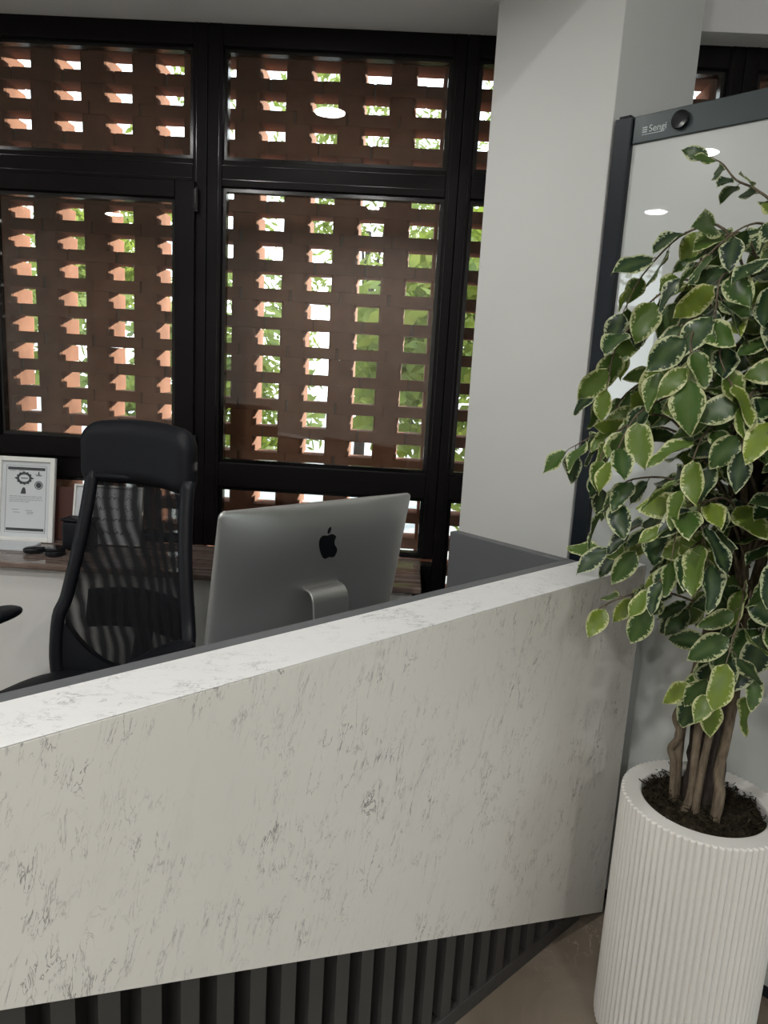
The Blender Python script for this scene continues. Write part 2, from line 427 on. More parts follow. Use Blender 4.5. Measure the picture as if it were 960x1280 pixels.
# ground outside
mb = MB(); mb.box(-40, 40, YW+.1, 45, -.45, -.3); tag(mb.build('floor_outside', M_paving), 'pale paving outside beyond the brick screen', kind='structure')
mb = MB(); mb.box(-40, XL-.3, -40, YW+.1, -.45, -.3); mb.box(XL-.3, 40, -40, YB-.3, -.45, -.3); tag(mb.build('floor_forecourt', M_paving), 'pale forecourt on the street side', kind='structure')

# ------------------------------------------------------------------ trees outside
def tree_mesh(seed, R=1.0, n=4200):
    r = random.Random(seed); m = MB()
    cl = [(Vector((r.gauss(0,.45), r.gauss(0,.45), r.gauss(0,.38))), r.uniform(.3,.55)) for _ in range(16)]
    for _ in range(n):
        c, q = r.choice(cl); d = Vector((r.gauss(0,1), r.gauss(0,1), r.gauss(0,1))).normalized()
        p = (c + d*q*r.uniform(.6,1))*R
        a = Vector((r.gauss(0,1), r.gauss(0,1), r.gauss(0,1))).normalized(); b = a.orthogonal().normalized(); s = r.uniform(.06,.13)
        m.add([p-a*s, p-b*s*.45, p+a*s, p+b*s*.45], [(0,1,2,3)])
    return m
tree_src = None
def tree(x, y, h, R, label, seed, rz=0):
    T = empty('tree', (x, y, -.3), rz); tag(T, label, 'tree', 'trees beyond the brick screen' if y > 0 else 'trees on the street side')
    tr = MB(); top = h-R*.4
    tr.tube([(0,0,0),(.03,.02,top*.5),(-.02,.04,top)], [.11,.085,.05], 10, nz=.2)
    for a in range(4): tr.tube([(0,0,top*.6),(.3*math.cos(a*1.7),.3*math.sin(a*1.7),top*.85),(.5*math.cos(a*1.7),.5*math.sin(a*1.7),top)], [.05,.035,.015], 8)
    tr.build('trunk', M_bark, T, smooth=True)
    tree_mesh(seed, R).build('foliage', M_tree, T, fix=False, M=Matrix.Translation((0,0,h)))
for i, (x, y, h, R, lb) in enumerate([
    (-5.6, 8.4, 2.2, 1.25, 'leafy green tree outside seen through the brick holes of the left sash'),
    (-2.6, 9.4, 2.0, 1.25, 'leafy green tree outside behind the dark left mullion'),
    (.3, 7.6, 2.0, 1.2, 'bright green tree outside seen through the middle bay of brick holes'),
    (2.3, 11.6, 2.3, 1.3, 'green tree outside seen through the narrow bay beside the white pillar'),
    (-6.4, 15.4, 3.6, 1.7, 'taller tree outside, farther back behind the left sash'),
    (-.9, 14.0, 5.2, 2.3, 'tallest tree outside, farther back behind the middle bay'),
    (5.6, 17.0, 5.2, 2.1, 'tall tree outside, farther back right of the middle bay')]):
    tree(x, y, h, R, lb, i+1, i*1.3)
tree(-9.5, 1.5, 3.7, 1.7, 'tree across the street left of the pale framed window centre', 11)
tree(-11.5, -4.6, 3.0, 1.7, 'tree across the street seen past the pale left window edge', 12)

# ------------------------------------------------------------------ reception desk
A = Vector((.66, 1.93, 0))
desk = empty('reception_desk', A, PI/4)   # local x = along the front, local y = inwards
tag(desk, 'angled reception desk with white marbled front panel over charcoal slats', 'reception desk')
UE = -2.3; HT = 1.076
def zdiag(x): return .018 + (-x)*.431
# front panel: slanting lower edge
mb = MB(); d0, d1 = 0.0, .022
pts = [(0, zdiag(0)), (0, HT-.0022), (UE, HT-.0022), (UE, zdiag(UE))]
vs = [(x, d0, z) for x, z in pts] + [(x, d1, z) for x, z in pts]
mb.add(vs, [(0,1,2,3),(7,6,5,4)] + [(i, 4+i, 4+(i+1)%4, (i+1)%4) for i in range(4)])
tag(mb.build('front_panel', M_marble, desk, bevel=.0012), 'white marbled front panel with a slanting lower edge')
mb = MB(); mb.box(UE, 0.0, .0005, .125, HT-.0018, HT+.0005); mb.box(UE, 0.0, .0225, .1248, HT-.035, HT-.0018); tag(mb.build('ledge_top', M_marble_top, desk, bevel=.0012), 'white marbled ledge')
mb = MB(); mb.box(UE, -.135, .1255, .155, .6, HT); mb.box(UE, -.135, .13, .15, 0.05, .6)
tag(mb.build('inner_panel', M_grey, desk, bevel=.0015), 'dark grey inner panel')
mb = MB(); mb.box(-.170, -.135, .1555, .553, .0, HT); tag(mb.build('end_panel', M_grey, desk, bevel=.0015), 'dark grey end panel')
mb = MB(); mb.box(-.134, -.004, .0225, .122, .10, HT-.036); mb.build('end_block', M_grey, desk)
mb = MB(); mb.box(UE, -.172, .1565, .733, .66, .69); mb.build('worktop', M_grey, desk, bevel=.002)
for xs_ in (UE, -.9):
    mb = MB(); mb.box(xs_, xs_+.03, .1565, .70, 0, .659); mb.build('side_support', M_grey, desk)
mb = MB(); mb.box(UE, -.06, .038, .062, 0, .045); mb.build('plinth', M_slat, desk, bevel=.002)
mb = MB(); x = -.09
while x > UE+.04:
    mb.box(x-.0345, x, .040, .085, .046, max(.05, min(HT-.04, zdiag(x)+.30))); x -= .0672
mb.build('slats', M_slat, desk, bevel=.001)
mb = MB(); mb.box(UE, -.08, .0855, .0925, .0, HT-.04); mb.build('backing_board', M_slatback, desk)

# ------------------------------------------------------------------ all-in-one computer
comp = empty('desktop_computer', A + Vector((0,0,.69)), PI/4)
tag(comp, 'silver all-in-one desktop computer seen from behind on the reception desk', 'computer')
th = math.radians(10)
# local frame of the body: X along desk, Y' up the body, N outwards (towards the visitor)
Mbody = Matrix.Translation((-.61, .6964, .7617-.69)) @ Matrix(((1,0,0,0),(0,-math.sin(th),-math.cos(th),0),(0,math.cos(th),-math.sin(th),0),(0,0,0,1)))
WB, HB = .323, .44
def bulge(x, y):
    fx = 1-(abs(x)/WB)**2.2; fy = 1-(abs(y-HB/2)/(HB/2))**2.2
    return .005 + .040*(max(0,fx)*max(0,fy))**.6
def rc(i, j, n, m):
    """rounded-corner mapping of the unit square"""
    a, b = 2*i/(n-1)-1, 2*j/(m-1)-1
    x, y = a*WB, b*HB/2; r = .016
    ex, ey = abs(x)-(WB-r), abs(y)-(HB/2-r)
    if ex > 0 and ey > 0:
        l = math.hypot(ex, ey); mx = max(ex, ey)
        if l > 0: ex, ey = ex*mx/l, ey*mx/l
        x = math.copysign(WB-r+ex, x); y = math.copysign(HB/2-r+ey, y)
    return x, y+HB/2
n_, m_ = 61, 45
def spaced(i, n):  # denser near the rim
    a = 2*i/(n-1)-1; return (math.copysign(abs(a)**.72, a)+1)/2*(n-1)
mb = MB(); vs = []
for j in range(m_):
    for i in range(n_):
        x, y = rc(spaced(i,n_), spaced(j,m_), n_, m_); vs.append((x, y, bulge(x, y)))
for j in range(m_):
    for i in range(n_):
        x, y = rc(spaced(i,n_), spaced(j,m_), n_, m_); vs.append((x, y, 0))
N = n_*m_
fs = [(j*n_+i, j*n_+i+1, (j+1)*n_+i+1, (j+1)*n_+i) for j in range(m_-1) for i in range(n_-1)]
fs += [tuple(N+k for k in f[::-1]) for f in fs]
bd = [i for i in range(n_)] + [j*n_+n_-1 for j in range(1,m_)] + [(m_-1)*n_+i for i in range(n_-2,-1,-1)] + [j*n_ for j in range(m_-2,0,-1)]
fs += [(bd[k], N+bd[k], N+bd[(k+1)%len(bd)], bd[(k+1)%len(bd)]) for k in range(len(bd))]
mb.add(vs, fs); tag(mb.build('housing', M_alu, comp, smooth=True, M=Mbody), 'curved silver back housing')
mb = MB(); mb.box(-WB+.008, WB-.008, .085, HB-.008, -.0016, -.0004); mb.build('screen', M_screen, comp, M=Mbody)
def smooth_poly(p, it=2):
    for _ in range(it):
        q = []
        for i in range(len(p)):
            a, b = p[i], p[(i+1) % len(p)]
            q += [(a[0]*.75+b[0]*.25, a[1]*.75+b[1]*.25), (a[0]*.25+b[0]*.75, a[1]*.25+b[1]*.75)]
        p = q
    return p
body = [(.0072,.354),(.0155,.356),(.0234,.3571),(.0313,.3533),(.0375,.3479),(.0339,.342),(.0315,.3317),(.0366,.3217),(.0438,.3143),(.0442,.3042),(.0399,.2943),(.0346,.2899),(.0274,.29),(.0197,.2929),(.0129,.2912),(.0062,.2891),(-.0013,.2916),(-.0092,.3013),(-.0155,.3141),(-.0193,.3265),(-.0208,.3368),(-.0197,.3468),(-.0149,.353),(-.0085,.3559),(-.0005,.3554)]
leaf = [(.0069,.3587),(.0063,.3673),(.0099,.3744),(.0176,.3781),(.0187,.3709),(.0154,.362),(.0099,.3587)]
lg = MB()
for P in (body, leaf):
    P = smooth_poly(P, 2); nb = len(P)
    P = [(x-.0117+.002, y) for x, y in P]
    top = [(x, y, bulge(x,y)+.0011) for x, y in P]; bot = [(x, y, bulge(x,y)-.002) for x, y in P]
    lg.add(top+bot, [tuple(range(nb)), tuple(range(nb,2*nb))[::-1]] + [(i,(i+1)%nb,nb+(i+1)%nb,nb+i) for i in range(nb)])
tag(lg.build('emblem', M_black_gloss, comp, M=Mbody), 'black fruit shaped emblem')
# L-shaped stand
st = MB(); hw = .088
prof = [(.645,.245),(.632,.247),(.618,.243),(.605,.225),(.600,.19),(.594,.10),(.588,.02),(.585,.006),(.60,.006),(.80,.006)]
# (y,z) outer line and inner line
outer = [Vector((0,y-.0,z)) for y,z in prof]
def offs(pr, t):
    r = []
    for i,(y,z) in enumerate(pr):
        a = pr[max(0,i-1)]; b = pr[min(len(pr)-1,i+1)]; d = Vector((b[0]-a[0], b[1]-a[1])).normalized(); nrm = Vector((-d.y, d.x)); r.append((y+nrm.x*t, z+nrm.y*t))
    return r
arc = [(.632,.268),(.612,.272),(.594,.268),(.581,.256),(.573,.238),(.565,.17),(.557,.09),(.549,.02)]
inn = offs(arc, .008)
k = len(arc)
vs = []; 
for sx in (-.061, .061):
    vs += [(-.61+sx, y, z) for y, z in arc] + [(-.61+sx, y, z) for y, z in inn]
fs = []
for i in range(k-1):
    fs += [(i,i+1,2*k+i+1,2*k+i),(k+i,2*k+k+i,2*k+k+i+1,k+i+1),(i,k+i,k+i+1,i+1),(2*k+i,2*k+i+1,3*k+i+1,3*k+i)]
fs += [(0,2*k,3*k,k),(k-1,2*k-1,4*k-1,3*k-1)]
st.add(vs, fs)
st.box(-.61-.085, -.61+.085, .545, .725, 0, .009)
tag(st.build('stand', M_alu, comp, bevel=.002), 'silver bent metal stand')

# ------------------------------------------------------------------ office chair
chair = empty('office_chair', (-.88, 1.86, 0), math.radians(-18))
tag(chair, 'black mesh office chair with padded headrest behind the desk', 'chair')
def cr(pts, n=8):
    """Catmull-Rom through points"""
    P = [Vector(p) for p in pts]; P = [P[0]*2-P[1]] + P + [P[-1]*2-P[-2]]; out = []
    for i in range(1, len(P)-2):
        for k in range(n):
            t = k/n; a, b, c, d = P[i-1:i+3]
            out.append(.5*((2*b)+(c-a)*t+(2*a-5*b+4*c-d)*t*t+(3*b-a-3*c+d)*t**3))
    out.append(P[-2]); return out
def cushion(mb, cx, cy, cz, hx, hy, hz, p=4.0, M=None, nu=40, nv=20):
    def fn(a, b):
        t = -PI + 2*PI*a; ph = -PI/2 + PI*b
        def sp(c, e): return math.copysign(abs(c)**e, c)
        e = 2/p
        v = Vector((cx+hx*sp(math.cos(ph), e)*sp(math.cos(t), e), cy+hy*sp(math.cos(ph), .7)*sp(math.sin(t), .7 if hy < hx*.4 else e), cz+hz*sp(math.sin(ph), e)))
        return M @ v if M is not None else v
    mb.grid(fn, nu, nv)
def backy(z):  # recline of the back
    return .215 + .13*((z-.55)/.8)**1.2 if z > .55 else .215
left = [(.215,.52),(.235,.62),(.236,.745),(.222,.80),(.203,.90),(.187,1.0),(.176,1.10),(.170,1.20)]
# seat
mb = MB(); cushion(mb, 0, -.02, .565, .255, .25, .045, 3.2); mb.build('seat', M_blackfab, chair, smooth=True)
# back frame
mb = MB()
for sx in (-1, 1):
    P = [(sx*x, backy(z)-(.03 if z < .8 else .02), z) for x, z in left]
    mb.tube(cr(P, 4), .0155, 12, flat=1.45)
# lower yoke: filled shape with curved upper edge
ny = 25
def yoke(a, b):
    x = -.225+.45*a; top = .745-.13*(1-(abs(x)/.225)**2.4); z = .50+(top-.50)*b
    return Vector((x, backy(z)-.03+.03*(1-(x/.225)**2), z))
mb.grid(yoke, ny, 6)
b0 = len(mb.v)
def yoke2(a, b):
    v = yoke(a, b); return v + Vector((0,.02,0))
mb.grid(yoke2, ny, 6)
mb.tube([(-.17, backy(1.18)-.02, 1.185),(0, backy(1.18)+.01, 1.19),(.17, backy(1.18)-.02, 1.185)], .014, 10)
mb.build('back_frame', M_blackplastic, chair, smooth=True)
# mesh back
def wid(z):
    for (x0,z0),(x1,z1) in zip(left, left[1:]):
        if z0 <= z <= z1: return x0+(x1-x0)*(z-z0)/(z1-z0)
    return left[-1][0] if z > 1.2 else left[0][0]
mb = MB()
def meshf(a, b):
    z = .58+.61*b; x = (2*a-1)*(wid(z)-.006); f = 1-(2*a-1)**2
    return Vector((x, backy(z)-.02+.045*f, z))
mb.grid(meshf, 17, 22); mb.build('mesh_back', M_mesh, chair, smooth=True)
# lumbar support and spine behind the mesh
mb = MB()
def lum(a, b):
    x = -.19+.38*a; z = .70+.12*b + .02*math.sin(PI*a); f = 1-(x/.19)**2
    return Vector((x, backy(z)+.045+.025*f, z-.01*(1-f)*0))
mb.grid(lum, 15, 6); mb.build('lumbar_support', M_blackplastic, chair, smooth=True, solid=.02)
mb = MB(); mb.tube([(0,.12,.50),(0,.27,.53),(0,.315,.70),(0,.345,.80)], [.03,.032,.03,.022], 10, flat=.7); mb.build('spine', M_blackplastic, chair, smooth=True)
# headrest
HX, HZ, HR = .200, .098, .055
def head_pt(x, z, side):
    """pillow: rounded rectangle outline, thickness falling to zero at the rim"""
    qx = max(0, abs(x)-(HX-HR)); qz = max(0, abs(z)-(HZ-HR)); d = HR-math.hypot(qx, qz)
    th = .042*math.sqrt(max(0, 1-(1-min(1, max(0, d)/.045))**2))
    return Vector((x-.016, .322-side*th + .03*(1-(x/HX)**2) - .012, 1.262+z-.02*abs(x/HX)**2))
mb = MB(); nx, nz_ = 49, 29
def rr(i, n):
    a = 2*i/(n-1)-1; return math.copysign(1-(1-abs(a))**1.6, a)
for side in (1, -1):
    vs = []
    for j in range(nz_):
        for i in range(nx):
            x, z = rr(i, nx)*HX, rr(j, nz_)*HZ
            ex, ez = abs(x)-(HX-HR), abs(z)-(HZ-HR)
            if ex > 0 and ez > 0:
                l = math.hypot(ex, ez); k_ = max(ex, ez)/l; x = math.copysign(HX-HR+ex*k_, x); z = math.copysign(HZ-HR+ez*k_, z)
            vs.append(head_pt(x, z, side))
    mb.add(vs, [(j*nx+i, j*nx+i+1, (j+1)*nx+i+1, (j+1)*nx+i)[::side] for j in range(nz_-1) for i in range(nx-1)])
mb.build('headrest', M_blackfab, chair, smooth=True)
# arms
for sx in (-1, 1):
    mb = MB(); cushion(mb, sx*.30, -.02, .79, .045, .14, .017, 3.0); a_ = mb.build('armrest', M_blackplastic, chair, smooth=True)
    mb = MB(); mb.tube([(sx*.30,.0,.785),(sx*.31,.0,.66),(sx*.30,.0,.53),(sx*.2,.0,.50)], [.02,.026,.026,.02], 10, flat=1.4); mb.build('arm_post', M_blackplastic, a_, smooth=True)
mb = MB(); mb.box(-.13,.13,-.15,.15,.46,.525); mb.lathe([(.026,.10),(.026,.30),(.018,.301),(.018,.47)], 16); mb.build('gas_lift', M_blackplastic, chair, bevel=.004)
mb = MB(); mb.lathe([(.04,.07),(.05,.08),(.05,.12),(.03,.13)], 20)
for k in range(5):
    a = 2*PI*k/5+.3; mb.tube([(0.03*math.cos(a),.03*math.sin(a),.105),(.3*math.cos(a),.3*math.sin(a),.078)], [.026,.016], 8)
mb.build('star_base', M_blackplastic, chair, smooth=True)
for k in range(5):
    a = 2*PI*k/5+.3; mb = MB()
    Mx = Matrix.Translation((.3*math.cos(a),.3*math.sin(a),.028)) @ Matrix.Rotation(a, 4, 'Z') @ Matrix.Rotation(PI/2, 4, 'X')
    for o_ in (-.018, .006): mb.lathe([(.022,o_),(.028,o_+.002),(.028,o_+.010),(.022,o_+.012)], 16, Mx)
    mb.tube([(.3*math.cos(a),.3*math.sin(a),.03),(.3*math.cos(a),.3*math.sin(a),.075)], .008, 8)
    mb.build('castor', M_blackplastic, chair)

# ------------------------------------------------------------------ glass partition
part = empty('glass_partition', A, PI/4)
tag(part, 'tall reflective glass partition with slim dark post beside the pillar', 'glass partition')
# local x = u, local y = -n : runs from y=+.28 towards the visitor (negative y)
PE = -1.1
mb = MB(); mb.box(.079, .112, .237, .288, 0, 2.25); mb.box(.074,.117,.232,.2375,0,2.246); mb.box(.084,.108,.245,.28,2.25,2.257); mb.build('post', M_post, part, bevel=.003)
mb = MB(); mb.box(.088, .098, PE, .2315, .026, 2.21); tag(mb.build('glass_panel', M_partition, part), 'pale reflective glass')
mb = MB(); mb.box(.081, .087, PE, .2315, 2.178, 2.248); mb.box(.087, .10, PE, .2315, 2.2105, 2.246); rail = mb.build('top_rail', M_rail, part, bevel=.003)
mb = MB(); mb.box(.078, .108, PE, .2315, 0, .025); mb.build('bottom_rail', M_post, part, bevel=.002)
mb = MB(); mb.lathe([(.013,0),(.021,.001),(.0235,.004),(.0235,.010),(.021,.013),(.012,.0135)], 32, Matrix.Translation((.081,.098,2.214)) @ Matrix.Rotation(-PI/2, 4, 'Y')); mb.build('roller_cap', M_black_gloss, rail)
def text_mesh(body, size, M, m, parent, name):
    cu = bpy.data.curves.new(name, 'FONT'); cu.body = body; cu.size = size; cu.extrude = .0006; cu.align_x = 'LEFT'
    ob = bpy.data.objects.new(name, cu); COL.objects.link(ob)
    dg = bpy.context.evaluated_depsgraph_get(); me = bpy.data.meshes.new_from_object(ob.evaluated_get(dg))
    bpy.data.objects.remove(ob); me.transform(M); me.materials.clear(); me.materials.append(m)
    o = bpy.data.objects.new(name, me); COL.objects.link(o); o.parent = parent; return o
# text faces -x (local), reads towards -y
Mt = Matrix.Translation((.0803, .186, 2.202)) @ Matrix(((0,0,-1,0),(-1,0,0,0),(0,1,0,0),(0,0,0,1)))
text_mesh('Sengi', .024, Mt, M_print, rail, 'brand_lettering')
mb = MB()
for k in range(3): mb.box(.0797,.0803, .190, .204, 2.202+k*.0055, 2.205+k*.0055)
mb.box(.0797,.0803,.15,.204,2.1965,2.198); mb.build('brand_mark', M_print, rail)

# ------------------------------------------------------------------ sill items
def framed(name, label, loc, rz, tilt, w, h, fw, cat='framed certificate'):
    F = empty(name, loc, rz); tag(F, label, cat)
    Mf = Matrix.Rotation(-tilt, 4, 'X')      # local: x across, z up, front = -y
    mb = MB()
    mb.box(-w/2, -w/2+fw, -.012, .008, 0, h, Mf); mb.box(w/2-fw, w/2, -.012, .008, 0, h, Mf)
    mb.box(-w/2+fw, w/2-fw, -.0118, .0078, 0, fw, Mf); mb.box(-w/2+fw, w/2-fw, -.0118, .0078, h-fw, h, Mf)
    fr = mb.build('frame', M_whiteframe, F, bevel=.002)
    mb = MB(); mb.box(-w/2+fw-.002, w/2-fw+.002, -.003, .004, fw-.002, h-fw+.002, Mf); sh = mb.build('certificate_sheet', M_paper, F)
    return F, sh, Mf
F, sh, Mf = framed('framed_certificate', 'white framed certificate with dark ornate seal, leaning on the sill at left', (-1.40, 2.625, .8455), math.radians(3), math.radians(9), .212, .315, .017)
ink = MB(); yy = (-.0036, -.0028)
def ib(x0, x1, z0, z1): ink.box(x0, x1, yy[0], yy[1], z0, z1, Mf)
W2 = .212/2-.017
ib(-.068, .068, .266, .2765); ib(-.070, .069, .040, .050)
for (a, b) in ((-.074,.074),): # thin border
    ib(a, b, .2815, .2823); ib(a, b, .0335, .0343); ib(a, a+.0009, .0335, .2823); ib(b-.0009, b, .0335, .2823)
Mring = Mf @ Matrix.Translation((-.008,-.0032,.232)) @ Matrix.Rotation(PI/2, 4, 'X')
def ring2(cx, cz, rx, rz_, t, sc_=0, n=48):
    vo = []
    for k in range(n):
        a = 2*PI*k/n; m_ = 1+sc_*(1 if k % 4 < 2 else 0)
        vo.append((cx+rx*m_*math.cos(a), yy[0], cz+rz_*m_*math.sin(a)))
    for k in range(n):
        a = 2*PI*k/n; vo.append((cx+(rx-t)*math.cos(a), yy[0], cz+(rz_-t)*math.sin(a)))
    ink.add([Mf @ Vector(v) for v in vo], [(k,(k+1)%n,n+(k+1)%n,n+k) for k in range(n)])
def disc(cx, cz, r, n=32):
    ink.add([Mf @ Vector((cx+r*math.cos(2*PI*k/n), yy[0], cz+r*math.sin(2*PI*k/n))) for k in range(n)], [tuple(range(n))])
ring2(-.008, .236, .027, .022, .0085, .12); ib(-.02, .006, .2345, .2375)
ink.add([Mf @ Vector(v) for v in [(-.045,yy[0],.236),(-.036,yy[0],.240),(-.036,yy[0],.232)]], [(0,1,2)]); ink.add([Mf @ Vector(v) for v in [(.029,yy[0],.236),(.020,yy[0],.240),(.020,yy[0],.232)]], [(0,2,1)])
ring2(.046, .212, .0155, .0155, .003); disc(.046, .212, .0105)
poly = [(-.020,.178),(.0,.178),(-.002,.196),(-.006,.202),(-.011,.202),(-.015,.196)]
ink.add([Mf @ Vector((x, yy[0], z)) for x, z in poly], [tuple(range(len(poly)))])
rl = random.Random(5)
for z in (.168,.1615,.155,.1485):
    x = -.06
    while x < (.06 if z > .15 else -.0):
        l = rl.uniform(.006,.016); ib(x, x+l, z, z+.0011); x += l+.0025
for (x0, z) in ((-.05,.118),(-.045,.108),(.0,.116),(.006,.11),(.004,.104),(.03,.252),(.034,.248),(-.062,.262),(-.03,.262)): ib(x0, x0+.024, z, z+.0012)
ib(.043,.047,.25,.262); ib(.036,.054,.246,.2475)
o = ink.build('printed_ornament', M_ink, sh, fix=False)
# second sheet, behind the chair: script on white
F2, sh2, Mf2 = framed('framed_calligraphy', 'white framed sheet of black handwriting, leaning behind the office chair', (-1.105, 2.655, .8455), 0, math.radians(12), .262, .222, .008, 'framed sheet')
ink2 = MB(); rl = random.Random(9)
for row, z in enumerate((.175,.135,.095,.045)):
    x = -.10
    while x < .09:
        l = rl.uniform(.012,.03); pts = [Mf2 @ Vector((x+l*k/6, -.0034, z+.008*math.sin(k*1.4+x*70)*rl.uniform(.4,1.2))) for k in range(7)]
        if rl.random() < .85: ink2.tube(pts, .0013 if row < 3 else .0018, 5)
        if rl.random() < .6: ink2.box(x+l*.4, x+l*.4+.004, -.0036, -.0028, z+.013, z+.017, Mf2)
        x += l+.006
ink2.build('handwriting', M_ink, sh2)
# brown folder standing between the two frames
fo = empty('brown_folder', (-1.272, 2.700, .8455), math.radians(6)); tag(fo, 'dark brown leather folder standing between the certificate and the chair', 'folder')
Mo = Matrix.Rotation(math.radians(-5), 4, 'X')
mb = MB(); mb.box(-.055,.055,-.012,-.009,0,.2,Mo); mb.box(-.055,.055,.006,.009,0,.2,Mo); mb.box(-.057,-.053,-.012,.009,0,.2,Mo); mb.build('cover', M_brownleather, fo, bevel=.001)
mb = MB(); mb.box(-.052,.051,-.0085,.0055,.004,.195,Mo); mb.build('pages', M_paper, fo)
# white booklet lying under the certificate
mb = MB(); mb.box(-.13,.13,-.055,.055,0,.004); mb.box(-.129,.129,-.054,.055,.0045,.0075)
o = mb.build('white_booklet', M_paper, None, bevel=.001); o.location = (-1.455, 2.545, .8455); o.rotation_euler = (0,0,.02); tag(o, 'white booklet lying flat on the stone sill before the certificate', 'booklet')
# car key fob
kf = empty('key_fob', (-1.285, 2.475, .8455), math.radians(30)); tag(kf, 'small black key fob lying on the stone sill near the certificate', 'key fob')
mb = MB(); cushion(mb, 0, 0, .013, .038, .021, .0125, 2.8, None, 32, 14); mb.build('fob_body', M_black_gloss, kf, smooth=True)
mb = MB(); mb.tube([(.038+.013*math.cos(a*PI/8)+.008, .013*math.sin(a*PI/8), .004) for a in range(17)], .0016, 6); mb.build('key_ring', M_chrome, kf, smooth=True)
# round black tape holder
tp = empty('black_puck', (-1.208, 2.468, .8455)); tag(tp, 'round black tin on the sill between key fob and pouch', 'tin')
mb = MB(); mb.lathe([(.030,0),(.033,.003),(.033,.017),(.030,.019)], 32); mb.build('tin_body', M_blackplastic, tp, smooth=False, bevel=.001)
mb = MB(); mb.lathe([(.031,.0192),(.0335,.0205),(.0335,.026),(.030,.029),(.012,.0295)], 32); mb.build('lid', M_black_gloss, tp, bevel=.001)
# black pouch
pu = empty('black_pouch', (-1.160, 2.56, .8455), math.radians(-6)); tag(pu, 'upright black pouch on the sill behind the chair edge', 'pouch')
mb = MB(); cushion(mb, 0, 0, .056, .055, .034, .056, 7.0, None, 48, 24); bo = mb.build('pouch_body', M_blackfab, pu, smooth=True)
mb = MB(); mb.box(-.056,.056,-.036,.036,.108,.118); mb.build('lid', M_blackplastic, pu, bevel=.004)

# ------------------------------------------------------------------ potted ficus
PC = Vector((.727, 1.556, 0)); RP = .176; HP = .624
nn = Vector((.727, 1.556, 0)).normalized(); Lv = Vector((nn.y, -nn.x, 0))
plant = empty('potted_ficus', PC, math.atan2(Lv.y, Lv.x))   # local x = lateral, y = away from the visitor
tag(plant, 'variegated ficus tree in a tall fluted white pot beside the desk', 'potted plant')
NF = 76
def flute(r, z, an):
    if r > RP-.02 and z > .012: return r - .0032 + .0032*2*abs(math.sin(an*NF/2))**.8*(1 if r > RP-.006 else .0)
    return r
mb = MB()
seg = NF*8; prof = [(RP-.02,0),(RP-.006,.004),(RP-.001,.014),(RP,.03),(RP,HP-.004),(RP-.003,HP),(.140,HP),(.136,HP-.002),(.134,HP-.006),(.133,HP-.06)]
mb.lathe(prof, seg, None, flute)
tag(mb.build('pot', M_pot, plant, smooth=False, autosm=None), 'tall white pot with fluted sides')
mb = MB()
def soil(a, b):
    r = .1325*b; t = 2*PI*a; x, y = r*math.cos(t), r*math.sin(t)
    z = HP-.012 + .012*(noise.noise(Vector((x*45, y*45, 1.7)))) + .007*noise.noise(Vector((x*110, y*110, 4))) - .008*(b**4) + .01*(1-b)
    return Vector((x, y, z))
mb.grid(soil, 97, 34)
rs = random.Random(21)
for _ in range(420):
    t = rs.uniform(0, 2*PI); r = .125*math.sqrt(rs.random()); p = Vector((r*math.cos(t), r*math.sin(t), HP-.01+.01*(1-r/.13)))
    pts = [p]
    for k in range(4): pts.append(pts[-1]+Vector((rs.gauss(0,.006), rs.gauss(0,.006), rs.gauss(.002,.004))))
    mb.tube(pts, rs.uniform(.0006,.0016), 4, caps=False)
mb.build('soil', M_soil, plant, smooth=True)

def stem(pts, r0, r1, m, nz=.12):
    Q = cr(pts); n = len(Q)
    b = MB(); b.tube(Q, [r0+(r1-r0)*i/(n-1) for i in range(n)], 12, nz=nz); return b.build('trunk_stem', m, plant, smooth=True)
zs = HP-.03
stem([(-.012,.008,zs),(-.016,.012,.8),(-.02,.01,1.0),(-.012,.0,1.2),(.0,.01,1.45),(.01,.0,1.75)], .036, .012, M_bark, .3)
stem([(.012,.02,zs),(.006,.028,.8),(-.01,.03,1.0),(.01,.03,1.25),(.05,.04,1.5)], .030, .010, M_bark, .3)
stem([(-.058,.0,zs),(-.066,.0,.72),(-.066,-.004,.80),(-.058,.0,.88),(-.044,.0,1.0),(-.036,.0,1.09),(-.02,.0,1.2),(-.04,.0,1.4)], .0118, .009, M_stem)
stem([(-.063,-.006,zs),(-.072,-.01,.70),(-.082,-.012,.735),(-.066,-.02,.775),(-.082,-.01,.81),(-.068,-.004,.85)], .008, .007, M_stem)
stem([(-.040,-.045,zs),(-.026,-.045,.655),(-.030,-.04,.78),(-.026,-.035,.86),(-.010,-.03,.98),(.0,-.02,1.12),(.02,-.02,1.3)], .0095, .008, M_stem)
stem([(-.012,-.055,zs),(-.012,-.05,.70),(-.004,-.045,.85),(.006,-.03,1.0),(.008,-.03,1.2),(-.02,-.04,1.4)], .0085, .007, M_stem)
stem([(.028,-.06,zs),(.030,-.055,.68),(.022,-.045,.72),(.026,-.04,.80),(.030,-.035,.90),(.026,-.02,1.02),(.04,-.01,1.2),(.09,.0,1.4)], .0118, .009, M_stem)

